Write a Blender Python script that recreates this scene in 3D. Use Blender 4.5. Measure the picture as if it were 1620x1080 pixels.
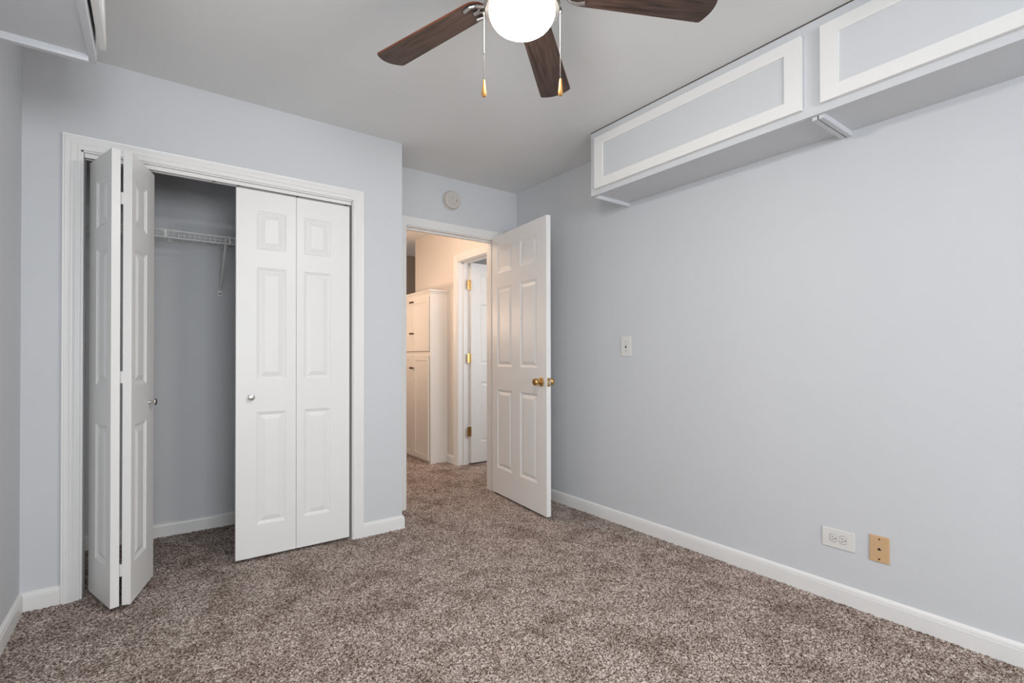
import bpy, bmesh, math, random
import numpy as np
from mathutils import Vector, Matrix

random.seed(7)
for o in list(bpy.data.objects):
    bpy.data.objects.remove(o)
SC = bpy.context.scene
COL = SC.collection
PI = math.pi

# ------------------------------------------------------------------ camera
FPX, YAW, PITCH, ROLL, CYP, CAMZ = 778.3422, 36.1704, 0.4018, -0.0947, 559.0919, 1.0868
cam = bpy.data.cameras.new('camera')
cam.sensor_width = 36.0
cam.lens = FPX / 1620 * 36
cam.shift_y = (CYP - 540) / 1620
cam.clip_start = 0.02
camo = bpy.data.objects.new('camera', cam)
COL.objects.link(camo)
_y, _p = math.radians(YAW), math.radians(PITCH)
fwd = Vector((math.sin(_y) * math.cos(_p), math.cos(_y) * math.cos(_p), math.sin(_p)))
right = Vector((math.cos(_y), -math.sin(_y), 0))
up = right.cross(fwd)
_r = math.radians(ROLL)
r2 = right * math.cos(_r) - up * math.sin(_r) * -1
u2 = up * math.cos(_r) - right * math.sin(_r)
M = Matrix(((r2.x, u2.x, -fwd.x, 0), (r2.y, u2.y, -fwd.y, 0), (r2.z, u2.z, -fwd.z, 0), (0, 0, 0, 1)))
camo.matrix_world = Matrix.Translation((0, 0, CAMZ)) @ M
SC.camera = camo

# ------------------------------------------------------------------ room dimensions (metres)
XL, XR = -0.456, 2.462          # left and right wall
YF, YB, YC = -3.3, 3.2965, 2.9455   # wall behind the camera, door wall, closet wall
XC = 1.285                      # outside corner of the closet block
H = 2.45
WT = 0.115
YCR = 3.675                     # rear wall of the closet
XH = 2.48                       # right wall of the hallway
YHE = 5.306                     # where that wall ends
YFAR = 6.15

# ------------------------------------------------------------------ light and exposure
SC.view_settings.view_transform = 'Standard'
SC.view_settings.look = 'None'
SC.view_settings.gamma = 1.0
SC.view_settings.use_curve_mapping = False
SC.view_settings.exposure = 0.0
world = bpy.data.worlds.new('sky')
SC.world = world
world.use_nodes = True
world.node_tree.nodes['Background'].inputs[0].default_value = (0.75, 0.87, 1.0, 1)
world.node_tree.nodes['Background'].inputs[1].default_value = 1.0


def area_light(name, loc, direction, sx, sy, power, color):
    l = bpy.data.lights.new(name, 'AREA')
    l.shape = 'RECTANGLE'
    l.size, l.size_y = sx, sy
    l.energy = power
    l.color = color
    o = bpy.data.objects.new(name, l)
    o.location = loc
    o.rotation_euler = Vector(direction).to_track_quat('-Z', 'Y').to_euler()
    COL.objects.link(o)
    return o


# daylight entering by the bedroom window behind the camera
area_light('window_daylight', (0.45, YF + 0.06, 1.42), (0, 1, 0.15), 1.5, 1.25, 88, (0.94, 0.97, 1.0))
# and the smaller window in the left wall, just out of view
area_light('side_window_daylight', (XL + 0.03, 0.70, 1.25), (1, 0.1, 0), 1.0, 0.9, 9, (0.94, 0.97, 1.0))
# daylight in the room across the hallway
area_light('far_room_daylight', (3.35, 2.75, 1.5), (0, 1, 0), 1.1, 1.2, 15, (0.97, 0.98, 1.0))
# warm hallway light: low point added for cabinet front, high one for bedroom door
for _loc, _e in (((1.42, 4.95, 1.5), 19), ((1.72, 3.98, 2.3), 13)):
    hl = bpy.data.lights.new('hallway_fill', 'POINT')
    hl.energy = _e
    hl.color = (1.0, 0.74, 0.55)
    hl.shadow_soft_size = 0.12
    ho = bpy.data.objects.new('hallway_fill', hl)
    ho.location = _loc
    COL.objects.link(ho)
FAN_EMISSION = 116.0

# ------------------------------------------------------------------ materials


def mat(name, color, rough=0.5, metal=0.0, spec=0.5, bump=None, emission=None):
    m = bpy.data.materials.new(name)
    m.use_nodes = True
    nt = m.node_tree
    b = nt.nodes['Principled BSDF']
    b.inputs['Base Color'].default_value = (*color, 1)
    b.inputs['Roughness'].default_value = rough
    b.inputs['Metallic'].default_value = metal
    b.inputs['Specular IOR Level'].default_value = spec
    if emission:
        b.inputs['Emission Color'].default_value = (*emission[0], 1)
        b.inputs['Emission Strength'].default_value = emission[1]
    if bump:
        scale, strength, dist, stretch = bump
        tc = nt.nodes.new('ShaderNodeTexCoord')
        mp = nt.nodes.new('ShaderNodeMapping')
        mp.inputs['Scale'].default_value = stretch
        n = nt.nodes.new('ShaderNodeTexNoise')
        n.inputs['Scale'].default_value = scale
        n.inputs['Detail'].default_value = 4
        bp = nt.nodes.new('ShaderNodeBump')
        bp.inputs['Strength'].default_value = strength
        bp.inputs['Distance'].default_value = dist
        nt.links.new(tc.outputs['Object'], mp.inputs['Vector'])
        nt.links.new(mp.outputs[0], n.inputs['Vector'])
        nt.links.new(n.outputs['Fac'], bp.inputs['Height'])
        nt.links.new(bp.outputs[0], b.inputs['Normal'])
        # a faint unevenness of the coat
        mx = nt.nodes.new('ShaderNodeMixRGB')
        n2 = nt.nodes.new('ShaderNodeTexNoise')
        n2.inputs['Scale'].default_value = 3.0
        n2.inputs['Detail'].default_value = 3
        nt.links.new(tc.outputs['Object'], n2.inputs['Vector'])
        nt.links.new(n2.outputs['Fac'], mx.inputs[0])
        mx.inputs[1].default_value = (*[c * 0.98 for c in color], 1)
        mx.inputs[2].default_value = (*[min(1, c * 1.02) for c in color], 1)
        nt.links.new(mx.outputs[0], b.inputs['Base Color'])
    return m


WALL = mat('blue_grey_wall_paint', (0.665, 0.683, 0.706), 0.6, 0, 0.3, (260, 0.12, 0.002, (1, 1, 1)))
CEIL = mat('ceiling_paint', (0.82, 0.83, 0.83), 0.9, 0, 0.1, (220, 0.15, 0.002, (1, 1, 1)))
CREAM = mat('hallway_wall_paint', (0.78, 0.73, 0.68), 0.7, 0, 0.2, (240, 0.1, 0.002, (1, 1, 1)))
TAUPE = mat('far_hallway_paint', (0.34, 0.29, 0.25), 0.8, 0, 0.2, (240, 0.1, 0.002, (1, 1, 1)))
TRIM = mat('white_trim_paint', (0.85, 0.845, 0.835), 0.38, 0, 0.5, (90, 0.05, 0.001, (1, 1, 0.2)))
DOORM = mat('white_door_paint', (0.86, 0.855, 0.845), 0.38, 0, 0.5, (150, 0.10, 0.001, (1, 1, 0.12)))
CABW = mat('white_cabinet_paint', (0.86, 0.86, 0.845), 0.45, 0, 0.4, (120, 0.06, 0.001, (1, 1, 1)))
HCAB = mat('hall_cabinet_paint', (0.80, 0.77, 0.73), 0.4, 0, 0.5, (120, 0.05, 0.001, (1, 1, 0.2)))
BRASS = mat('polished_brass', (0.62, 0.40, 0.16), 0.28, 1.0)
NICKEL = mat('brushed_nickel', (0.62, 0.60, 0.57), 0.3, 1.0)
DARKM = mat('dark_bronze', (0.10, 0.07, 0.05), 0.35, 1.0)
STEEL = mat('grey_steel', (0.35, 0.35, 0.35), 0.4, 0.9)
WIRE = mat('white_coated_wire', (0.86, 0.86, 0.85), 0.4)
PLASTIC = mat('white_plastic', (0.78, 0.77, 0.74), 0.35)
DETECT = mat('aged_white_plastic', (0.62, 0.58, 0.545), 0.5)
BEIGE = mat('beige_plastic', (0.66, 0.44, 0.24), 0.4)
BLACK = mat('black_gap', (0.02, 0.018, 0.016), 0.8)
SEAM_SHADE = mat('seam_shadow', (0.10, 0.085, 0.075), 0.9)
FOB = mat('varnished_pull_wood', (0.52, 0.25, 0.06), 0.4)
CHAIN = mat('nickel_bead_chain', (0.085, 0.078, 0.070), 0.6, 0.3)
BULB = mat('lit_opal_glass', (0.9, 0.85, 0.78), 0.3, 0, 0.5, None, ((1.0, 0.95, 0.89), FAN_EMISSION))


def wood(name, c1, c2, rough):
    m = bpy.data.materials.new(name)
    m.use_nodes = True
    nt = m.node_tree
    b = nt.nodes['Principled BSDF']
    tc = nt.nodes.new('ShaderNodeTexCoord')
    mp = nt.nodes.new('ShaderNodeMapping')
    mp.inputs['Scale'].default_value = (3, 40, 3)
    n = nt.nodes.new('ShaderNodeTexNoise')
    n.inputs['Scale'].default_value = 2.2
    n.inputs['Detail'].default_value = 8
    n.inputs['Distortion'].default_value = 0.6
    r = nt.nodes.new('ShaderNodeValToRGB')
    r.color_ramp.elements[0].position = 0.3
    r.color_ramp.elements[0].color = (*c1, 1)
    r.color_ramp.elements[1].position = 0.75
    r.color_ramp.elements[1].color = (*c2, 1)
    nt.links.new(tc.outputs['Object'], mp.inputs['Vector'])
    nt.links.new(mp.outputs[0], n.inputs['Vector'])
    nt.links.new(n.outputs['Fac'], r.inputs[0])
    nt.links.new(r.outputs[0], b.inputs['Base Color'])
    b.inputs['Roughness'].default_value = rough
    return m


WALNUT = wood('dark_walnut', (0.022, 0.010, 0.007), (0.105, 0.062, 0.046), 0.45)
CHERRY = wood('cherry_edge', (0.20, 0.05, 0.025), (0.30, 0.09, 0.04), 0.4)


def carpet_mat():
    m = bpy.data.materials.new('brown_flecked_carpet')
    m.use_nodes = True
    nt = m.node_tree
    b = nt.nodes['Principled BSDF']
    b.inputs['Roughness'].default_value = 1.0
    b.inputs['Specular IOR Level'].default_value = 0.05
    tc = nt.nodes.new('ShaderNodeTexCoord')
    v = nt.nodes.new('ShaderNodeTexVoronoi')
    v.inputs['Scale'].default_value = 215
    sp = nt.nodes.new('ShaderNodeSeparateColor')
    r = nt.nodes.new('ShaderNodeValToRGB')
    el = r.color_ramp.elements
    el[0].position, el[0].color = 0.0, (0.075, 0.048, 0.038, 1)
    el[1].position, el[1].color = 1.0, (0.82, 0.73, 0.67, 1)
    for p, c in ((0.22, (0.17, 0.12, 0.10)), (0.5, (0.36, 0.29, 0.255)), (0.78, (0.56, 0.475, 0.43))):
        e = el.new(p)
        e.color = (*c, 1)
    nt.links.new(tc.outputs['Object'], v.inputs['Vector'])
    nt.links.new(v.outputs['Color'], sp.inputs[0])
    nt.links.new(sp.outputs[0], r.inputs[0])
    # trodden patches where the pile lies another way
    n = nt.nodes.new('ShaderNodeTexNoise')
    n.inputs['Scale'].default_value = 5.6
    n.inputs['Detail'].default_value = 5
    n.inputs['Roughness'].default_value = 0.62
    nt.links.new(tc.outputs['Object'], n.inputs['Vector'])
    r2_ = nt.nodes.new('ShaderNodeValToRGB')
    r2_.color_ramp.elements[0].position = 0.30
    r2_.color_ramp.elements[0].color = (0.56, 0.52, 0.49, 1)
    r2_.color_ramp.elements[1].position = 0.54
    r2_.color_ramp.elements[1].color = (1, 1, 1, 1)
    nt.links.new(n.outputs['Fac'], r2_.inputs[0])
    mx = nt.nodes.new('ShaderNodeMixRGB')
    mx.blend_type = 'MULTIPLY'
    mx.inputs[0].default_value = 1.0
    nt.links.new(r.outputs[0], mx.inputs[1])
    nt.links.new(r2_.outputs[0], mx.inputs[2])
    nt.links.new(mx.outputs[0], b.inputs['Base Color'])
    return m


CARPET = carpet_mat()

# ------------------------------------------------------------------ helpers


def box(bm, x0, x1, y0, y1, z0, z1, mi=0):
    v = [bm.verts.new(p) for p in ((x0, y0, z0), (x1, y0, z0), (x1, y1, z0), (x0, y1, z0),
                                   (x0, y0, z1), (x1, y0, z1), (x1, y1, z1), (x0, y1, z1))]
    for f in ((0, 3, 2, 1), (4, 5, 6, 7), (0, 1, 5, 4), (1, 2, 6, 5), (2, 3, 7, 6), (3, 0, 4, 7)):
        bm.faces.new([v[i] for i in f]).material_index = mi


def tube(bm, p0, p1, r, n=8, r1=None):
    p0, p1 = Vector(p0), Vector(p1)
    d = (p1 - p0).normalized()
    a = d.orthogonal().normalized()
    b = d.cross(a)
    r1 = r if r1 is None else r1
    A = [bm.verts.new(p0 + (a * math.cos(2 * PI * i / n) + b * math.sin(2 * PI * i / n)) * r) for i in range(n)]
    B = [bm.verts.new(p1 + (a * math.cos(2 * PI * i / n) + b * math.sin(2 * PI * i / n)) * r1) for i in range(n)]
    for i in range(n):
        bm.faces.new((A[i], A[(i + 1) % n], B[(i + 1) % n], B[i]))
    bm.faces.new(A[::-1])
    bm.faces.new(B)


def lathe(bm, prof, n=32, mtx=None, close=True):
    """prof: (r, z) pairs, around local z; mtx moves it."""
    mtx = mtx or Matrix()
    rings = []
    for r, z in prof:
        if r < 1e-6:
            rings.append([bm.verts.new(mtx @ Vector((0, 0, z)))])
        else:
            rings.append([bm.verts.new(mtx @ Vector((r * math.cos(2 * PI * i / n), r * math.sin(2 * PI * i / n), z)))
                          for i in range(n)])
    for a, b in zip(rings, rings[1:]):
        for i in range(n):
            j = (i + 1) % n
            if len(a) == 1 and len(b) == 1:
                continue
            if len(a) == 1:
                bm.faces.new((a[0], b[j], b[i]))
            elif len(b) == 1:
                bm.faces.new((a[i], a[j], b[0]))
            else:
                bm.faces.new((a[i], a[j], b[j], b[i]))
    if close:
        for rg, rev in ((rings[0], True), (rings[-1], False)):
            if len(rg) > 1:
                bm.faces.new(rg[::-1] if rev else rg)


def prism(bm, outline, z0, z1, mi=0, mtx=None, side_mi=None):
    """outline: xy polygon extruded in z."""
    mtx = mtx or Matrix()
    A = [bm.verts.new(mtx @ Vector((x, y, z0))) for x, y in outline]
    B = [bm.verts.new(mtx @ Vector((x, y, z1))) for x, y in outline]
    bm.faces.new(A[::-1]).material_index = mi
    bm.faces.new(B).material_index = mi
    n = len(A)
    for i in range(n):
        bm.faces.new((A[i], A[(i + 1) % n], B[(i + 1) % n], B[i])).material_index = mi if side_mi is None else side_mi


def sweep(bm, path, normal, profile):
    """sweep a (a, b) profile along a mitred path lying in a plane: a goes to the path's left seen against
    the normal, b goes along the normal."""
    N = Vector(normal)
    P = [Vector(p) for p in path]
    segs = [(q - p).normalized() for p, q in zip(P, P[1:])]
    left = [N.cross(t).normalized() for t in segs]
    rings = []
    for i, p in enumerate(P):
        if i == 0:
            m = left[0]
        elif i == len(P) - 1:
            m = left[-1]
        else:
            m = left[i - 1] + left[i]
            m = m / m.dot(left[i])
        rings.append([bm.verts.new(p + m * a + N * b) for a, b in profile])
    k = len(profile)
    for A, B in zip(rings, rings[1:]):
        for i in range(k):
            j = (i + 1) % k
            bm.faces.new((A[i], A[j], B[j], B[i]))
    bm.faces.new(rings[0])
    bm.faces.new(rings[-1][::-1])


def obj(name, bm, mats, parent=None, smooth=False, bevel=0.0):
    bmesh.ops.recalc_face_normals(bm, faces=bm.faces)
    me = bpy.data.meshes.new(name)
    bm.to_mesh(me)
    bm.free()
    for m in (mats if isinstance(mats, (list, tuple)) else [mats]):
        me.materials.append(m)
    o = bpy.data.objects.new(name, me)
    COL.objects.link(o)
    if parent:
        o.parent = parent
    if smooth:
        for p in me.polygons:
            p.use_smooth = True
        try:
            me.set_sharp_from_angle(angle=math.radians(40))
        except Exception:
            pass
    if bevel:
        b = o.modifiers.new('bevel', 'BEVEL')
        b.width = bevel
        b.segments = 2
        b.limit_method = 'ANGLE'
    return o


def tag(o, label, cat, group=None, kind=None):
    o['label'] = label
    o['category'] = cat
    if group:
        o['group'] = group
    if kind:
        o['kind'] = kind
    return o


def thing(name, label, cat, loc=(0, 0, 0), rot=0.0, group=None, kind=None):
    o = bpy.data.objects.new(name, None)
    o.empty_display_size = 0.05
    o.location = loc
    o.rotation_euler = (0, 0, rot)
    COL.objects.link(o)
    return tag(o, label, cat, group, kind)


def struct(name, bm, m, label, cat, **k):
    return tag(obj(name, bm, m, **k), label, cat, None, 'structure')


B = bmesh.new

# ------------------------------------------------------------------ floor: carpet with real pile relief


def make_floor():
    x0, x1, y0, y1, st = -0.58, 2.86, 0.0, 6.3, 0.006
    nx, ny = int((x1 - x0) / st) + 1, int((y1 - y0) / st) + 1
    rng = np.random.default_rng(3)
    xs = x0 + np.arange(nx) * st
    ys = y0 + np.arange(ny) * st
    gx, gy = np.meshgrid(xs, ys)
    gx = gx + rng.uniform(-.0018, .0018, gx.shape)
    gy = gy + rng.uniform(-.0018, .0018, gy.shape)
    hz = rng.uniform(-1, 1, gx.shape)
    hz = 0.75 * hz + 0.25 * np.roll(hz, 1, 0) + 0.25 * np.roll(hz, 1, 1)
    hz = hz * 0.0036
    co = np.stack([gx, gy, hz], -1).reshape(-1, 3)
    i = np.arange(nx * ny).reshape(ny, nx)
    quads = np.stack([i[:-1, :-1], i[:-1, 1:], i[1:, 1:], i[1:, :-1]], -1).reshape(-1, 4)
    # flat remainder: behind the camera and in the far room, a touch lower
    extra = np.array([(-0.58, YF - .12, -.004), (2.6, YF - .12, -.004), (2.6, 0.003, -.004), (-0.58, 0.003, -.004),
                      (2.85, 2.6, -.004), (4.75, 2.6, -.004), (4.75, 6.3, -.004), (2.85, 6.3, -.004)])
    base = len(co)
    co = np.concatenate([co, extra])
    quads = np.concatenate([quads, [[base, base + 1, base + 2, base + 3], [base + 4, base + 5, base + 6, base + 7]]])
    me = bpy.data.meshes.new('floor')
    me.vertices.add(len(co))
    me.vertices.foreach_set('co', co.astype(np.float32).ravel())
    me.loops.add(quads.size)
    me.loops.foreach_set('vertex_index', quads.astype(np.int32).ravel())
    me.polygons.add(len(quads))
    me.polygons.foreach_set('loop_start', (np.arange(len(quads)) * 4).astype(np.int32))
    me.polygons.foreach_set('loop_total', np.full(len(quads), 4, np.int32))
    me.update(calc_edges=True)
    me.materials.append(CARPET)
    o = bpy.data.objects.new('floor', me)
    COL.objects.link(o)
    tag(o, 'brown and beige flecked cut pile carpet running into the hallway', 'floor', None, 'structure')


make_floor()

# ------------------------------------------------------------------ walls and ceiling
bm = B()
box(bm, XL - .3, 4.75, YF - .2, YFAR + .2, H, H + .1)
struct('ceiling', bm, CEIL, 'flat off white ceiling above the whole room', 'ceiling')

bm = B()
box(bm, XL - .12, XL, YF - .12, .15, -.01, H)
box(bm, XL - .12, XL, 1.25, YCR + WT, -.01, H)
box(bm, XL - .12, XL, .15, 1.25, -.01, .75)
box(bm, XL - .12, XL, .15, 1.25, 1.75, H)
struct('wall_left', bm, WALL, 'narrow strip of shaded grey wall at the far left', 'wall')

bm = B()
box(bm, XR, XR + .12, YF - .12, YB + WT, -.01, H)
struct('wall_right', bm, WALL, 'wide blue grey wall carrying the switch and outlets', 'wall')

OX0, OX1, OZ = -.267, .986, 2.038       # rough opening of the closet
bm = B()
box(bm, XL, OX0, YC, YC + WT, -.01, H)
box(bm, OX1, XC, YC, YC + WT, -.01, H)
box(bm, OX0, OX1, YC, YC + WT, OZ, H)
box(bm, XC - WT, XC, YC + WT, YCR + WT, -.01, H)
struct('wall_closet', bm, WALL, 'blue grey wall around the closet opening with outside corner', 'wall')

bm = B()
box(bm, XL, XC - WT, YCR, YCR + WT, -.01, H)
struct('wall_closet_rear', bm, WALL, 'blue grey rear wall inside the closet behind the wire shelf', 'wall')

DX0, DX1, DZ = 1.451, 2.257, 2.049
bm = B()
box(bm, XC, DX0, YB, YB + WT, -.01, H)
box(bm, DX1, XR, YB, YB + WT, -.01, H)
box(bm, DX0, DX1, YB, YB + WT, DZ, H)
struct('wall_back', bm, WALL, 'short blue grey wall over the open bedroom door with the detector', 'wall')

HY0, HY1 = 3.53, 4.31                    # rough opening of the door across the hall
bm = B()
box(bm, XH, XH + .12, YB + WT, HY0, -.01, H)
box(bm, XH, XH + .12, HY1, YHE, -.01, H)
box(bm, XH, XH + .12, HY0, HY1, 2.06, H)
box(bm, XR, XH, YB + WT - .001, YB + WT + .02, -.01, H)
struct('wall_hallway', bm, CREAM, 'cream hallway wall above the white built in cabinet', 'wall')

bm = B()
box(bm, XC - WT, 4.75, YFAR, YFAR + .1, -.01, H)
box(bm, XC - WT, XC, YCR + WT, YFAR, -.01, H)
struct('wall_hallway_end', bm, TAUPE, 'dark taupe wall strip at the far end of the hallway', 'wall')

bm = B()
box(bm, XH + .12, 4.75, YHE - .12, YHE, -.01, H)
box(bm, 4.65, 4.75, 2.6, YHE - .12, -.01, H)
box(bm, XR + .12, 4.75, 2.5, 2.6, -.01, H)
struct('wall_far_room', bm, mat('far_room_paint', (0.62, 0.60, 0.58), 0.7),
       'grey wall of the room beyond the half hidden hallway door', 'wall')

# wall behind the camera with its window
WX0, WX1, WZ0, WZ1 = -.35, 1.25, 0.75, 2.10
bm = B()
box(bm, XL, WX0, YF - .12, YF, -.01, H)
box(bm, WX1, XR, YF - .12, YF, -.01, H)
box(bm, WX0, WX1, YF - .12, YF, -.01, WZ0)
box(bm, WX0, WX1, YF - .12, YF, WZ1, H)
struct('wall_front', bm, WALL, 'blue grey wall with the window opposite the closet', 'wall')
gl = bpy.data.materials.new('window_glass')
gl.use_nodes = True
gl.node_tree.nodes['Principled BSDF'].inputs['Transmission Weight'].default_value = 1
gl.node_tree.nodes['Principled BSDF'].inputs['Roughness'].default_value = 0


def window(name, label, loc, rot, hw, hh):
    win = thing(name, label, 'window', loc, rot, kind='structure')
    bm = B()
    for a, b_, c, d in ((-hw, -hw + .05, 0, hh), (hw - .05, hw, 0, hh), (-.02, .02, 0, hh), (-hw, hw, 0, .05), (-hw, hw, hh - .05, hh)):
        box(bm, a, b_, -.04, .02, c, d)
    obj('window_frame', bm, TRIM, win)
    bm = B()
    box(bm, -hw, hw, -.012, -.008, 0, hh)
    obj('window_pane', bm, gl, win)


window('window_1', 'white framed window opposite the closet wall', (.45, YF - .06, WZ0), 0, .8, WZ1 - WZ0)

window('window_2', 'small white framed window in the left wall below the overhead cabinet', (XL - .06, .70, .75), PI / 2, .55, 1.0)

# ------------------------------------------------------------------ baseboards
BP = [(0, 0), (.013, 0), (.013, .060), (.0112, .0625), (.0125, .0655), (.0105, .074), (.0055, .0795), (0, .082)]


def baseboard(name, path, label):
    bm = B()
    sweep(bm, [(x, y, -.004) for x, y in path], (0, 0, 1), [(a, b + .004 if b else 0) for a, b in BP])
    return struct(name, bm, TRIM, label, 'baseboard')


baseboard('baseboard_right', [(XR, YF), (XR, YB)], 'long white baseboard along the foot of the right wall')
baseboard('baseboard_left', [(XL, YC - .013), (XL, YF)], 'white baseboard at the foot of the left wall')
baseboard('baseboard_closet_left', [(-.325, YC), (XL, YC)], 'short white baseboard left of the closet casing')
baseboard('baseboard_corner', [(XC, YB - .016), (XC, YC), (1.031, YC)],
          'short white baseboard wrapping the outside corner right of the closet')
baseboard('baseboard_closet_rear', [(XC - WT, YCR), (XL, YCR)], 'white baseboard on the rear wall inside the closet')
baseboard('baseboard_back', [(XR - .013, YB), (2.306, YB)], 'white baseboard stub behind the open bedroom door')
baseboard('baseboard_hallway', [(XH, 4.372), (XH, 4.53)], 'white baseboard stub between hall cabinet and hallway door casing')

# ------------------------------------------------------------------ casings and jambs
FLUTED = [(0, 0), (0, .011), (.003, .013), (.011, .013), (.013, .0095), (.017, .010), (.028, .0155), (.034, .016),
          (.0355, .0125), (.041, .015), (.050, .0185), (.054, .0185), (.0555, .0155), (.062, .017), (.062, 0)]
FLATC = [(0, 0), (0, .013), (.003, .0155), (.060, .0165), (.064, .014), (.064, 0)]

t1 = thing('trim_1', 'fluted white casing and jamb framing the closet opening', 'door frame', (.354, YC, 0), kind='structure')
bm = B()
sweep(bm, [(x - .354, 0, z) for x, z in ((.970, -.004), (.970, 2.026), (-.262, 2.026), (-.262, -.004))],
      (0, -1, 0), [(-a, b) for a, b in FLUTED])
obj('casing', bm, TRIM, t1)
bm = B()
box(bm, -.267 - .354, -.254 - .354, -.004, WT + .004, -.004, 2.034)
box(bm, .966 - .354, .981 - .354, -.004, WT + .004, -.004, 2.034)
box(bm, -.267 - .354, .981 - .354, -.004, WT + .004, 2.020, 2.036)
obj('jamb', bm, TRIM, t1)

t2 = thing('trim_2', 'plain flat white casing and jamb of the bedroom doorway', 'door frame', (1.853, YB, 0), kind='structure')
bm = B()
sweep(bm, [(x - 1.853, 0, z) for x, z in ((2.242, -.004), (2.242, 2.036), (1.464, 2.036), (1.464, -.004))],
      (0, -1, 0), [(-a, b) for a, b in FLATC])
obj('casing', bm, TRIM, t2)
bm = B()
for a, b_ in ((1.451, 1.470), (2.238, 2.257)):
    box(bm, a - 1.853, b_ - 1.853, -.004, WT + .004, -.004, 2.049)
box(bm, 1.470 - 1.853, 2.238 - 1.853, -.004, WT + .004, 2.030, 2.049)
obj('jamb', bm, TRIM, t2)
bm = B()
box(bm, 1.470 - 1.853, 1.481 - 1.853, .038, .075, -.004, 2.030)
box(bm, 2.227 - 1.853, 2.238 - 1.853, .038, .075, -.004, 2.030)
box(bm, 1.481 - 1.853, 2.227 - 1.853, .038, .075, 2.019, 2.030)
obj('door_stop', bm, TRIM, t2)
bm = B()
box(bm, 1.4695 - 1.853, 1.4715 - 1.853, .004, .034, .885, .945)
obj('strike_plate', bm, STEEL, t2)['label'] = 'grey metal strike plate'

t3 = thing('trim_3', 'profiled casing and jamb of the doorway across the hall', 'door frame', (XH, 3.92, 0), kind='structure')
bm = B()
yl, yr = 3.545, 4.302
sweep(bm, [(0, y - 3.92, z) for y, z in ((yl, -.004), (yl, 2.045), (yr, 2.045), (yr, -.004))],
      (-1, 0, 0), [(-a * 1.13, b) for a, b in FLUTED])
obj('casing', bm, TRIM, t3)
bm = B()
box(bm, -.004, .124, yr - 3.92 - .005, yr - 3.92 + .012, -.004, 2.056)
box(bm, -.004, .124, yl - 3.92 - .012, yl - 3.92 + .005, -.004, 2.056)
box(bm, -.004, .124, yl - 3.92, yr - 3.92, 2.040, 2.056)
box(bm, .048, .085, yr - 3.92 - .016, yr - 3.92 - .005, -.004, 2.040)
box(bm, .048, .085, yl - 3.92, yr - 3.92, 2.029, 2.040)
obj('jamb', bm, TRIM, t3)

# ------------------------------------------------------------------ panelled doors
RINGS = [(0, 0), (.003, .0035), (.010, .005), (.013, .0078), (.017, .0078), (.040, .0012)]


def panel_leaf(w, h, t, cols, rows, z0, rings=RINGS):
    """a moulded door leaf: local x along its width, y its thickness (front at y=0), z up."""
    bm = B()
    xs = sorted({0, w} | {c for p in cols for c in p})
    zs = sorted({0, h} | {c for p in rows for c in p})
    for side in (0, 1):
        def P(x, z, d):
            return bm.verts.new((x, d if side == 0 else t - d, z0 + z))
        for i in range(len(xs) - 1):
            for j in range(len(zs) - 1):
                a, b_, c, d = xs[i], xs[i + 1], zs[j], zs[j + 1]
                if (a, b_) in cols and (c, d) in rows:
                    prev = None
                    for ins, dep in rings:
                        r = [P(a + ins, c + ins, dep), P(b_ - ins, c + ins, dep), P(b_ - ins, d - ins, dep), P(a + ins, d - ins, dep)]
                        if prev:
                            for k in range(4):
                                bm.faces.new((prev[k], prev[(k + 1) % 4], r[(k + 1) % 4], r[k]))
                        prev = r
                    bm.faces.new(prev)
                else:
                    bm.faces.new((P(a, c, 0), P(b_, c, 0), P(b_, d, 0), P(a, d, 0)))
    for i in range(len(xs) - 1):
        for z in (0, h):
            bm.faces.new([bm.verts.new(q) for q in ((xs[i], 0, z0 + z), (xs[i + 1], 0, z0 + z), (xs[i + 1], t, z0 + z), (xs[i], t, z0 + z))])
    for j in range(len(zs) - 1):
        for x in (0, w):
            bm.faces.new([bm.verts.new(q) for q in ((x, 0, z0 + zs[j]), (x, 0, z0 + zs[j + 1]), (x, t, z0 + zs[j + 1]), (x, t, z0 + zs[j]))])
    bmesh.ops.remove_doubles(bm, verts=bm.verts, dist=1e-5)
    return bm


ZB = .015
SIX_ROWS = [(.22 - ZB, .831 - ZB), (1.014 - ZB, 1.630 - ZB), (1.745 - ZB, 1.938 - ZB)]
BI_ROWS = [(.187 - ZB, .791 - ZB), (.967 - ZB, 1.573 - ZB), (1.672 - ZB, 1.880 - ZB)]


def turn(axis, to):
    return Vector((0, 0, 1)).rotation_difference(Vector(to)).to_matrix().to_4x4()


def knob_mesh(loc, direction, prof, n=28):
    bm = B()
    lathe(bm, prof, n, Matrix.Translation(loc) @ turn('z', direction))
    return bm


ROSE = [(0, 0), (.032, 0), (.032, .003), (.026, .009), (.014, .011), (.011, .014)]
KNOB = [(.011, .014), (.011, .024), (.016, .030), (.0235, .036), (.0255, .046), (.0245, .056), (.021, .060), (.010, .061), (0, .0605)]

# bedroom door, opened into the room
dvec = Vector((2.129 - 2.207, 2.51 - 3.285, 0)).normalized()
d1 = thing('door_1', 'white six panel bedroom door with brass knob standing open', 'door', (2.2075, 3.289, 0),
           math.atan2(dvec.y, dvec.x), kind='structure')
obj('door_leaf', panel_leaf(.770, 2.027, .035, [(.087, .310), (.431, .654)], SIX_ROWS, ZB), DOORM, d1, bevel=.0012)
k = obj('door_knob', knob_mesh((.708, 0, .918), (0, -1, 0), ROSE + KNOB), BRASS, d1, True)
k['label'] = 'round brass knob on the visible face'
bm = B()
box(bm, -.012, .012, -.001, .0015, -.002, .002)
for v in bm.verts:
    v.co = Vector((.708 + v.co.x * .45, -.0615 + v.co.y, .918 + v.co.z))
obj('key_slot', bm, DARKM, k)
k = obj('door_knob', knob_mesh((.708, .035, .918), (0, 1, 0), ROSE + KNOB), BRASS, d1, True)
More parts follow.
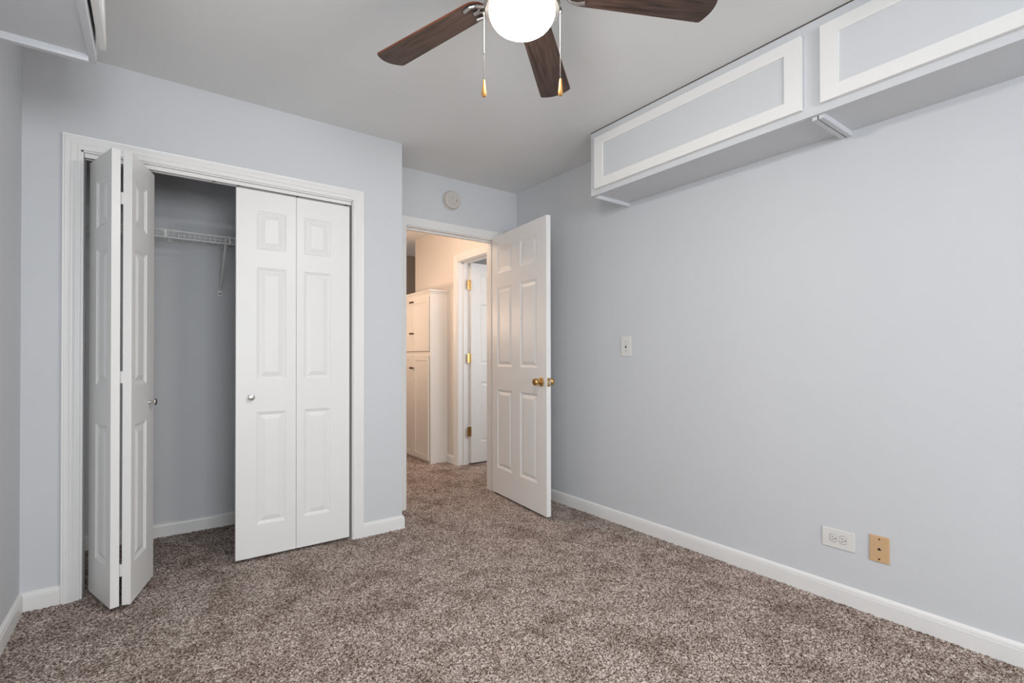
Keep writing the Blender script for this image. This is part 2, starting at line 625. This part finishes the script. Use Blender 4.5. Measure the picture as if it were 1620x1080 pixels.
k['label'] = 'brass knob on the wall side'
bm = B()
box(bm, .7695, .7715, .005, .030, .888, .946)
lp = obj('latch_plate', bm, BRASS, d1)
bm = B()
box(bm, .771, .780, .011, .024, .909, .926)
obj('latch_bolt', bm, NICKEL, lp)
bm = B()
for z in (.895, .938):
    tube(bm, (.7714, .0175, z), (.7722, .0175, z), .0035, 10)
obj('plate_screws', bm, DARKM, lp)
for z in (.25, 1.03, 1.80):
    bm = B()
    tube(bm, (-.004, .038, z - .045), (-.004, .038, z + .045), .0055, 12)
    box(bm, -.003, -.0008, .004, .037, z - .044, z + .044)
    obj('hinge', bm, BRASS, d1)

# door across the hallway, opened away into the far room
d2 = thing('door_2', 'half hidden white panel door with brass hinges across the hallway', 'door', (2.603, 4.262, 0), 0.03, kind='structure')
obj('door_leaf', panel_leaf(.760, 2.027, .035, [(.118, .335), (.43, .645)], SIX_ROWS, ZB), DOORM, d2, bevel=.0012)
for z in (.336, 1.076, 1.818):
    bm = B()
    tube(bm, (-.008, -.006, z - .047), (-.008, -.006, z + .047), .006, 12)
    for q in (-.028, 0.0, .028):
        tube(bm, (-.008, -.006, z + q - .001), (-.008, -.006, z + q + .001), .0068, 12)
    box(bm, -.043, -.008, -.0015, .0015, z - .047, z + .047)
    box(bm, -.008, .002, -.003, .002, z - .047, z + .047)
    hg = obj('hinge', bm, BRASS, d2)
    bm = B()
    for sx, sz in ((-.034, .032), (-.024, 0), (-.034, -.032)):
        tube(bm, (sx, -.0014, z + sz), (sx, -.0028, z + sz), .0034, 8)
    obj('hinge_screws', bm, DARKM, hg)

# closet bifold doors
LW, LT, LH = .298, .032, 1.973
SMALLK = [(0, 0), (.008, 0), (.007, .004), (.0055, .012), (.008, .018), (.0155, .022), (.0165, .026), (.014, .030), (.006, .0325), (0, .033)]


def bifold(name, label, leaves, knob_leaf, knob_s, cols):
    t = thing(name, label, 'closet door', (leaves[0][0][0], leaves[0][0][1], 0), kind='structure')
    ox, oy = leaves[0][0]
    out = []
    for i, (p, ang) in enumerate(leaves):
        o = obj('door_leaf', panel_leaf(LW, LH, LT, [cols[i]], BI_ROWS, ZB), DOORM, t, bevel=.0012)
        o.location = (p[0] - ox, p[1] - oy, 0)
        o.rotation_euler = (0, 0, ang)
        out.append(o)
    kb = obj('door_knob', knob_mesh((knob_s, 0, .874), (0, -1, 0), SMALLK), NICKEL, out[knob_leaf], True)
    return t, out


a1 = math.atan2(2.707 - 2.996, -.142 + .237)
a2 = math.atan2(2.995 - 2.715, .007 + .071)
b1, lv = bifold('door_3', 'folded open left pair of white panelled bifold closet doors',
                [((-.236, 2.992), a1), ((-.0735, 2.7142), a2)], 1, .228, [(.099, .243), (.045, .193)])
# the three white hinges seen in the slit between the two leaves
for z in (.168, 1.002, 1.779):
    bm = B()
    x, y = -.1075 + .236, 2.722 - 2.992
    tube(bm, (x, y, z - .026), (x, y, z + .026), .0045, 10)
    for q in (-.016, 0, .016):
        tube(bm, (x, y, z + q - .003), (x, y, z + q + .003), .0056, 10)
    box(bm, x - .012, x + .012, y + .002, y + .004, z - .026, z + .026)
    obj('hinge', bm, PLASTIC, b1)
b2, lv = bifold('door_4', 'closed right pair of white panelled bifold closet doors',
                [((.3555, 2.952), 0.0), ((.6550, 2.952), 0.0)], 0, .071, [(.100, .245), (.041, .186)])
for z in (.168, 1.002, 1.779):
    bm = B()
    tube(bm, (.2985, .034, z - .026), (.2985, .034, z + .026), .0045, 10)
    obj('hinge', bm, PLASTIC, b2)

# top track
tr = thing('closet_door_track', 'slim white metal track under the head of the closet opening', 'door track', (.356, YC + .03, 2.0))
bm = B()
box(bm, -.608, .608, -.018, -.0155, .001, .0195)
box(bm, -.608, .608, .0155, .018, .001, .0195)
box(bm, -.608, .608, -.0155, .0155, .016, .0195)
obj('rail', bm, TRIM, tr)
for x in (.012, .31, .585, -.10):
    bm = B()
    tube(bm, (x, .0, -.010), (x, .0, .012), .004, 10)
    tube(bm, (x, .0, .004), (x, .0, .012), .009, 12)
    obj('roller_pin', bm, STEEL, tr)

# ------------------------------------------------------------------ wire shelf in the closet
sx0, sx1 = XL + .006, XC - WT - .006
sh = thing('wire_shelf', 'white coated wire shelf with hanging lip inside the closet', 'shelf', (.35, YCR, 1.80))
ZT, ZL, YFN = 1.8045, 1.766, 3.372
bm = B()
n = int((sx1 - sx0) / .0254)
for i in range(n + 1):
    x = sx0 + .01 + i * .0254 - .35
    tube(bm, (x, -.006, .0045), (x, YFN - YCR, .0045), .0013, 5)
    tube(bm, (x, YFN - YCR, .0045), (x, YFN - YCR + .004, ZL - 1.80), .0013, 5)
obj('deck_wires', bm, WIRE, sh)
for yy, zz, rr in ((YFN - YCR, .0045, .003), (YFN - YCR + .004, ZL - 1.80, .003), (-.008, .001, .003), (-.105, .0015, .0025), (-.205, .0015, .0025)):
    bm = B()
    tube(bm, (sx0 - .35, yy, zz), (sx1 - .35, yy, zz), rr, 8)
    obj('rail', bm, WIRE, sh, True)
for x in (-.40, .058, .372, .80):
    bm = B()
    box(bm, x - .35 - .005, x - .35 + .005, YFN - YCR - .004, YFN - YCR - .001, ZL - 1.803, .0075)
    obj('lip_clip', bm, PLASTIC, sh)
for x in (.355, .95):
    bm = B()
    a = Vector((x - .35, YFN - YCR + .012, -.004))
    b_ = Vector((x - .35 - .004, -.006, -.285))
    dd = (b_ - a).normalized()
    sd = Vector((1, 0, 0))
    nn = sd.cross(dd).normalized()
    for off_a, off_b, w1, w2 in ((-.006, .006, 0, .002), (-.006, -.004, 0, .010), (.004, .006, 0, .010)):
        vs = [bm.verts.new(p + sd * s + nn * w) for p in (a, b_) for s, w in ((off_a, w1), (off_b, w1), (off_b, w2), (off_a, w2))]
        for f in ((0, 1, 2, 3), (7, 6, 5, 4), (0, 4, 5, 1), (1, 5, 6, 2), (2, 6, 7, 3), (3, 7, 4, 0)):
            bm.faces.new([vs[i] for i in f])
    br = obj('support_brace', bm, WIRE, sh)
    bm = B()
    box(bm, x - .35 - .013, x - .35 + .007, -.006, -.0005, -.318, -.280)
    obj('foot_plate', bm, WIRE, br)
    bm = B()
    tube(bm, (x - .353, -.006, -.303), (x - .353, -.009, -.303), .0045, 10)
    obj('foot_screw', bm, BLACK, br)
for x in (-.30, .08, .36, .62, .95):
    bm = B()
    box(bm, x - .35 - .008, x - .35 + .008, -.014, -.0005, -.010, .007)
    obj('wall_clip', bm, PLASTIC, sh)

# ------------------------------------------------------------------ overhead cabinets
CZ0, CZ1 = 2.062, 2.4455


def shaker_door(parent, name, y0, y1, z0, z1, th, sx, frame_w=.055, ms=(CABW, WALL), rail=.053):
    """overlay door in the yz plane whose back lies at x=0 and whose front looks along sx."""
    bm = B()
    xa, xb = sorted((0, sx * th))
    for a, b_, c, d in ((y0, y0 + frame_w, z0, z1), (y1 - frame_w, y1, z0, z1), (y0 + frame_w, y1 - frame_w, z0, z0 + rail), (y0 + frame_w, y1 - frame_w, z1 - rail, z1)):
        box(bm, xa, xb, a, b_, c, d)
    o = obj(name, bm, ms[0], parent)
    bm = B()
    xa, xb = sorted((sx * .002, sx * (th - .006)))
    box(bm, xa, xb, y0 + frame_w - .002, y1 - frame_w + .002, z0 + rail - .002, z1 - rail + .002)
    p = obj('door_panel', bm, ms[1], o)
    return o, p


def overhead(label, xface, sx, ya, yb, doors, group, ajar=0.0, ins=(.02, .02)):
    """xface: plane of the face frame, sx: direction it looks (-1 or +1)."""
    dep = .304
    t = thing('overhead_cabinet', label, 'cabinet', (xface, (ya + yb) / 2, 0), group=group)
    ym = (ya + yb) / 2
    bk = -sx * dep

    def bx(bm, x0, x1, *r):
        box(bm, min(x0, x1), max(x0, x1), *r)
    # carcass: underside, ends, back, top
    bm = B()
    e = .018
    bx(bm, -sx * .018, bk, ya - ym + ins[0] + e, yb - ym - ins[1] - e, CZ0 + .008, CZ0 + .022)
    bx(bm, -sx * .018, bk, ya - ym + ins[0] + e, yb - ym - ins[1] - e, CZ1 - .016, CZ1 - .004)
    bx(bm, bk + sx * .006, bk, ya - ym + ins[0] + e, yb - ym - ins[1] - e, CZ0 + .022, CZ1 - .016)
    obj('carcass', bm, WALL, t)
    for y in (ya - ym + ins[0], yb - ym - ins[1] - e):
        bm = B()
        bx(bm, -sx * .018, bk, y, y + e, CZ0 - .014, CZ1 - .004)
        obj('side_panel', bm, WALL, t)
    # face frame with openings behind the doors
    bm = B()
    fx0, fx1 = -sx * .018, 0
    ys = [ya - ym]
    for a, b_ in doors:
        ys += [a - ym + .012, b_ - ym - .012]
    ys.append(yb - ym)
    for i in range(0, len(ys), 2):
        bx(bm, fx0, fx1, ys[i], ys[i + 1], CZ0, CZ1)
    for i in range(1, len(ys) - 1, 2):
        bx(bm, fx0, fx1, ys[i], ys[i + 1], CZ0, CZ0 + .048)
        bx(bm, fx0, fx1, ys[i], ys[i + 1], CZ1 - .058, CZ1)
    obj('face_frame', bm, WALL, t)
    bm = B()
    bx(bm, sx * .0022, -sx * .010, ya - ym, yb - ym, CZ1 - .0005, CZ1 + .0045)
    obj('ceiling_shadow_strip', bm, SEAM_SHADE, t)  # dark strip added to draw the shadow line below the ceiling
    for a, b_ in doors:
        o, p = shaker_door(t, 'door', a - ym, b_ - ym, 0, .305, .019, sx, .066)
        o.location = (sx * .0015, 0, 2.094)
        if ajar:
            o.location = (sx * .002, 0, 2.094 + .305)
            o.data.transform(Matrix.Translation((0, 0, -.305)))
            p.data.transform(Matrix.Translation((0, 0, -.305)))
            o.rotation_euler = (0, -sx * ajar, 0)
    return t


overhead('pale overhead cabinet at the door end of the right wall', 2.158, -1, .872, 2.131, [(.920, 2.085)],
         None, ins=(.003, .02))
overhead('pale overhead cabinet nearer the viewer, cut by the top right of the picture', 2.158, -1, -.382, .872, [(-.334, .848)],
         None, ins=(.02, .003))
overhead('pale overhead cabinet above the left wall, seen from below', -.152, 1, .877, 2.131, [(.920, 2.085)],
         None, ajar=0.02)

# ------------------------------------------------------------------ wall plates
sw = thing('light_switch', 'white toggle switch plate on the right wall', 'light switch', (XR, 2.1205, 1.155))
bm = B()
box(bm, -.0055, 0, -.0405, .0405, -.0645, .0645)
obj('switch_plate', bm, PLASTIC, sw, bevel=.0035)
bm = B()
box(bm, -.0062, -.005, -.005, .005, -.012, .012)
obj('toggle_slot', bm, BLACK, sw)
bm = B()
box(bm, -.013, -.004, -.0035, .0035, -.001, .009)
for v in bm.verts:
    if v.co.x < -.01:
        v.co.z += .005
obj('toggle', bm, PLASTIC, sw)
for z in (-.03, .03):
    bm = B()
    tube(bm, (-.005, 0, z), (-.0066, 0, z), .0035, 10)
    obj('screw', bm, STEEL, sw)

ot = thing('power_outlet', 'white duplex outlet plate mounted sideways low on the right wall', 'outlet', (XR, .9135, .277))
bm = B()
box(bm, -.0055, 0, -.0645, .0645, -.042, .042)
obj('outlet_plate', bm, PLASTIC, ot, bevel=.0035)
for yc in (.0195, -.0195):
    bm = B()
    pts = []
    for i in range(28):
        a = 2 * PI * i / 28
        pts.append((max(-.0135, min(.0135, .0172 * math.cos(a))), .0172 * math.sin(a)))
    A = [bm.verts.new((-.0055, yc + y, z)) for y, z in pts]
    C_ = [bm.verts.new((-.0072, yc + y * .95, z * .95)) for y, z in pts]
    bm.faces.new(C_)
    for i in range(28):
        bm.faces.new((A[i], A[(i + 1) % 28], C_[(i + 1) % 28], C_[i]))
    sk = obj('socket', bm, PLASTIC, ot)
    bm = B()
    pts2 = [(y * 1.07, z * 1.07) for y, z in pts]
    A = [bm.verts.new((-.0056, yc + y, z)) for y, z in pts2]
    bm.faces.new(A)
    bmesh.ops.solidify(bm, geom=bm.faces[:], thickness=.0004)
    obj('socket_rim_shadow', bm, mat('shadow_line', (.16, .15, .14), .7), sk)  # thin dark ring painting the shadow around the socket face
    bm = B()
    for dz in (.0065, -.0065):
        box(bm, -.0078, -.0068, yc - .002, yc + .0065, dz - .0011, dz + .0011)
    tube(bm, (-.0068, yc - .0085, 0), (-.0078, yc - .0085, 0), .0026, 10)
    obj('socket_slots', bm, BLACK, sk)
bm = B()
tube(bm, (-.005, 0, 0), (-.0068, 0, 0), .0028, 10)
obj('screw', bm, PLASTIC, ot)

pj = thing('phone_jack', 'beige telephone jack plate on the right wall beside the outlet', 'phone jack', (XR, .760, .2805))
bm = B()
box(bm, -.0055, 0, -.0355, .0355, -.055, .055)
obj('jack_plate', bm, BEIGE, pj, bevel=.003)
bm = B()
prism(bm, [(-.006, -.005), (.006, -.005), (.006, .001), (.003, .001), (.003, .004), (.0012, .004), (.0012, .006), (-.0012, .006), (-.0012, .004), (-.003, .004), (-.003, .001), (-.006, .001)],
      .005, .0061, 0, Matrix(((0, 0, -1, 0), (1, 0, 0, 0), (0, 1, 0, 0), (0, 0, 0, 1))))
obj('jack_port', bm, BLACK, pj)
for z in (-.0415, .0415):
    bm = B()
    tube(bm, (-.005, 0, z), (-.0065, 0, z), .0034, 12)
    obj('screw', bm, DARKM, pj)

# ------------------------------------------------------------------ smoke detector
sd_ = thing('smoke_detector', 'round off white smoke detector above the bedroom doorway', 'smoke detector', (1.833, YB, 2.278))
toward = Matrix.Rotation(PI / 2, 4, 'X')
bm = B()
lathe(bm, [(0, 0), (.074, 0), (.074, .007), (.066, .009), (0, .009)], 48, toward)
obj('mounting_base', bm, DETECT, sd_, True)
bm = B()
lathe(bm, [(.060, .009), (.066, .012), (.067, .026), (.063, .032), (.050, .034), (.030, .034), (.029, .0335), (.028, .0345), (0, .0345)], 48, toward)
obj('cover', bm, DETECT, sd_, True)
bm = B()
lathe(bm, [(0, .034), (.007, .034), (.007, .0362), (0, .0364)], 20, toward)
obj('test_button', bm, DETECT, sd_, True)
for r_ in ((.033, .037, -.036, -.0335, -.006, .004), (.002, .005, -.0362, -.0335, .014, .021)):
    bm = B()
    box(bm, *r_)
    obj('vent', bm, DARKM, sd_)

# ------------------------------------------------------------------ hallway cabinet
hc = thing('hall_cabinet', 'tall cream built in cabinet with paired doors in the hallway', 'cabinet', (2.287, 4.92, 0))
bm = B()
Y0, Y1 = 4.53 - 4.92, YHE - 4.92
box(bm, .018, XH - 2.287 - .001, Y0, Y1, .0, 1.75)
obj('carcass', bm, HCAB, hc)
bm = B()
ft = [(Y0, Y0 + .05), (Y1 - .05, Y1)]
for a, b_ in ft:
    box(bm, 0, .018, a, b_, .0, 1.75)
for c, d in ((.0, .05), (1.085, 1.17), (1.69, 1.75)):
    box(bm, 0, .018, Y0 + .05, Y1 - .05, c, d)
obj('face_frame', bm, HCAB, hc)
bm = B()
sweep(bm, [(XH - 2.287 - .001, Y0, 1.738), (0, Y0, 1.738), (0, Y1, 1.738)], (0, 0, 1),
      [(0, 0), (.004, 0), (.006, .012), (.014, .024), (.016, .040), (0, .040)])
obj('crown_molding', bm, HCAB, hc)
bm = B()
box(bm, 0, XH - 2.287 - .001, Y0, Y1, 1.75, 1.776)
obj('top_board', bm, HCAB, hc)
bm = B()
box(bm, -.0008, .001, 4.5555 - 4.92, 4.5585 - 4.92, .028, 1.105)
obj('door_gap_shade', bm, BLACK, hc)  # black strips painting the shadow beside the overlay doors
bm = B()
box(bm, -.0008, .001, 4.5555 - 4.92, 4.5585 - 4.92, 1.150, 1.708)
obj('door_gap_shade', bm, BLACK, hc)
for (a, b_, side) in ((4.558, 4.919, 1), (4.923, 5.284, -1)):
    for z0, z1, kz in ((1.150, 1.708, (1.675, 1.34)), (.028, 1.105, (.971,))):
        o, p = shaker_door(hc, 'door', a - 4.92, b_ - 4.92, z0, z1, .018, -1, .062, (HCAB, HCAB), .052)
        ky = (b_ - .022 if side == 1 else a + .022) - 4.92
        for q in kz:
            bm = B()
            lathe(bm, [(0, 0), (.006, 0), (.0045, .010), (.010, .016), (.012, .021), (.009, .026), (0, .028)], 14,
                  Matrix.Translation((-.018, ky, q)) @ turn('z', (-1, 0, 0)))
            obj('knob', bm, DARKM, o, True)

# ------------------------------------------------------------------ ceiling fan
FX, FY, FZ = .9301, 1.216, 2.25
fan = thing('ceiling_fan', 'ceiling fan with dark wooden blades and lit dome light', 'ceiling fan', (FX, FY, H))
dz = -H
bm = B()
lathe(bm, [(0, H + dz - .001), (.085, H + dz - .001), (.085, 2.425 + dz), (.075, 2.40 + dz), (.060, 2.385 + dz), (.060, 2.375 + dz), (0, 2.375 + dz)], 40)
obj('canopy', bm, NICKEL, fan, True)
bm = B()
lathe(bm, [(0, 2.376 + dz), (.060, 2.376 + dz), (.108, 2.365 + dz), (.128, 2.345 + dz), (.131, 2.30 + dz), (.122, 2.275 + dz), (.085, 2.262 + dz), (.078, 2.232 + dz), (0, 2.232 + dz)], 48)
obj('motor_housing', bm, NICKEL, fan, True)
bm = B()
lathe(bm, [(0, 2.233 + dz), (.070, 2.233 + dz), (.112, 2.226 + dz), (.1195, 2.214 + dz), (.1195, 2.186 + dz), (.1185, 2.170 + dz), (.1155, 2.163 + dz), (.1035, 2.1605 + dz), (.1025, 2.163 + dz), (0, 2.164 + dz)], 56)
obj('light_fitter', bm, NICKEL, fan, True)
bm = B()
pr = [(.1022 * math.cos(a) ** .9, 2.162 + dz - .061 * math.sin(a)) for a in [i * PI / 2 / 12 for i in range(13)]]
pr[-1] = (0, pr[-1][1])
lathe(bm, pr, 48, close=False)
obj('glass_dome', bm, BULB, fan, True)
lamp = bpy.data.lights.new('fan_lamp', 'POINT')

cdir = Vector((FX, FY, 0)).normalized()
cl = Vector((cdir.y, -cdir.x, 0))
for s in (-1, 1):
    px = cl * s * .1195
    bm = B()
    tube(bm, (px.x, px.y, 2.176 + dz), (px.x * 1.02, px.y * 1.02, 2.160 + dz), .004, 10)
    tube(bm, (px.x, px.y, 2.168 + dz), (px.x, px.y, 2.040 + dz), .0014, 6)
    z = 2.038
    while z > 1.955:
        bmesh.ops.create_uvsphere(bm, u_segments=6, v_segments=4, radius=.0015, matrix=Matrix.Translation((px.x, px.y, z + dz)))
        z -= .0036
    tube(bm, (px.x, px.y, 2.040 + dz), (px.x, px.y, 1.952 + dz), .0006, 5)
    tube(bm, (px.x, px.y, 2.046 + dz), (px.x, px.y, 2.036 + dz), .0022, 8)
    ch = obj('pull_chain', bm, CHAIN, fan, True)
    bm = B()
    lathe(bm, [(0, 1.954 + dz), (.0032, 1.953 + dz), (.0042, 1.945 + dz), (.0062, 1.925 + dz), (.0076, 1.912 + dz), (.0072, 1.905 + dz), (.005, 1.901 + dz), (0, 1.9005 + dz)], 16,
          Matrix.Translation((px.x, px.y, 0)))
    obj('pull_fob', bm, FOB, ch, True)

R, WTIP, WROOT, RB = .6393 + .004, .131, .105, .150


def blade_outline():
    pts = []
    n = 10
    # lower side (negative y) from root to tip, rounded tip, back
    def w(r):
        return (WROOT + (WTIP - WROOT) * (r - .2) / (R - .2)) / 2
    rc = .030
    rt = .040
    pts += [(RB + rt * (1 - math.cos(a)), -w(RB + .03) + rt * (1 - math.sin(a))) for a in [i * PI / 2 / 6 for i in range(6)]]
    pts.append((RB + rt, -w(RB + rt)))
    W = w(R)
    bulge, rc = .022, .014
    arc = lambda y: R - bulge * (y / W) ** 2
    x1 = arc(W - rc) - .002
    pts += [(x1 - rc * .9, -W), (x1 - rc * .45, -W * .985), (x1 - .002, -W + rc * .42)]
    for i in range(0, 13):
        y = (-1 + 2 * i / 12) * (W - rc)
        pts.append((arc(y), y))
    pts += [(x1 - .002, W - rc * .42), (x1 - rc * .45, W * .985), (x1 - rc * .9, W)]
    pts.append((RB + rt, w(RB + rt)))
    pts += [(RB + rt * (1 - math.cos(a)), w(RB + .03) - rt * (1 - math.sin(a))) for a in [i * PI / 2 / 6 for i in range(5, -1, -1)]]
    return pts


def arm_bm():
    """two pronged cast blade arm, local x outward."""
    bm = B()

    def ribbon(pts, wd, h):
        for p, q in zip(pts, pts[1:]):
            tube(bm, p, q, wd, 8)
    ribbon([(.080, 0, .0), (.105, 0, -.002), (.130, 0, -.012)], .011, .006)
    for s in (-1, 1):
        ribbon([(.125, 0, -.012), (.150, s * .020, -.011), (.165, s * .034, -.008), (.185, s * .040, -.0065), (.212, s * .034, -.006)], .0062, .004)
        ribbon([(.150, s * .020, -.011), (.168, s * .012, -.008), (.180, 0, -.0065)], .004, .004)
    tube(bm, (.176, 0, -.0065), (.196, 0, -.006), .007, 8)
    return bm


angs = [107.63, 39.15, -28.43, 182.6, 257.1]
droops = [-.0175, -.0226, -.0107, -.015, -.015]
pit = -.1518
blade0 = arm0 = None
for i, (an, dr) in enumerate(zip(angs, droops)):
    mtx = Matrix.Translation((0, 0, FZ + dz)) @ Matrix.Rotation(math.radians(an), 4, 'Z') @ Matrix.Rotation(-math.atan(dr), 4, 'Y') @ Matrix.Rotation(pit, 4, 'X')
    if i == 0:
        bm = B()
        prism(bm, blade_outline(), -.003, .003, 0, None, 1)
        blade0 = obj('blade', bm, [WALNUT, CHERRY], fan)
        arm0 = obj('blade_arm', arm_bm(), NICKEL, fan, True)
        bl, ar = blade0, arm0
    else:
        bl, ar = blade0.copy(), arm0.copy()
        COL.objects.link(bl)
        COL.objects.link(ar)
        bl.parent = ar.parent = fan
    bl.matrix_local = mtx
    ar.matrix_local = mtx
bpy.data.lights.remove(lamp)
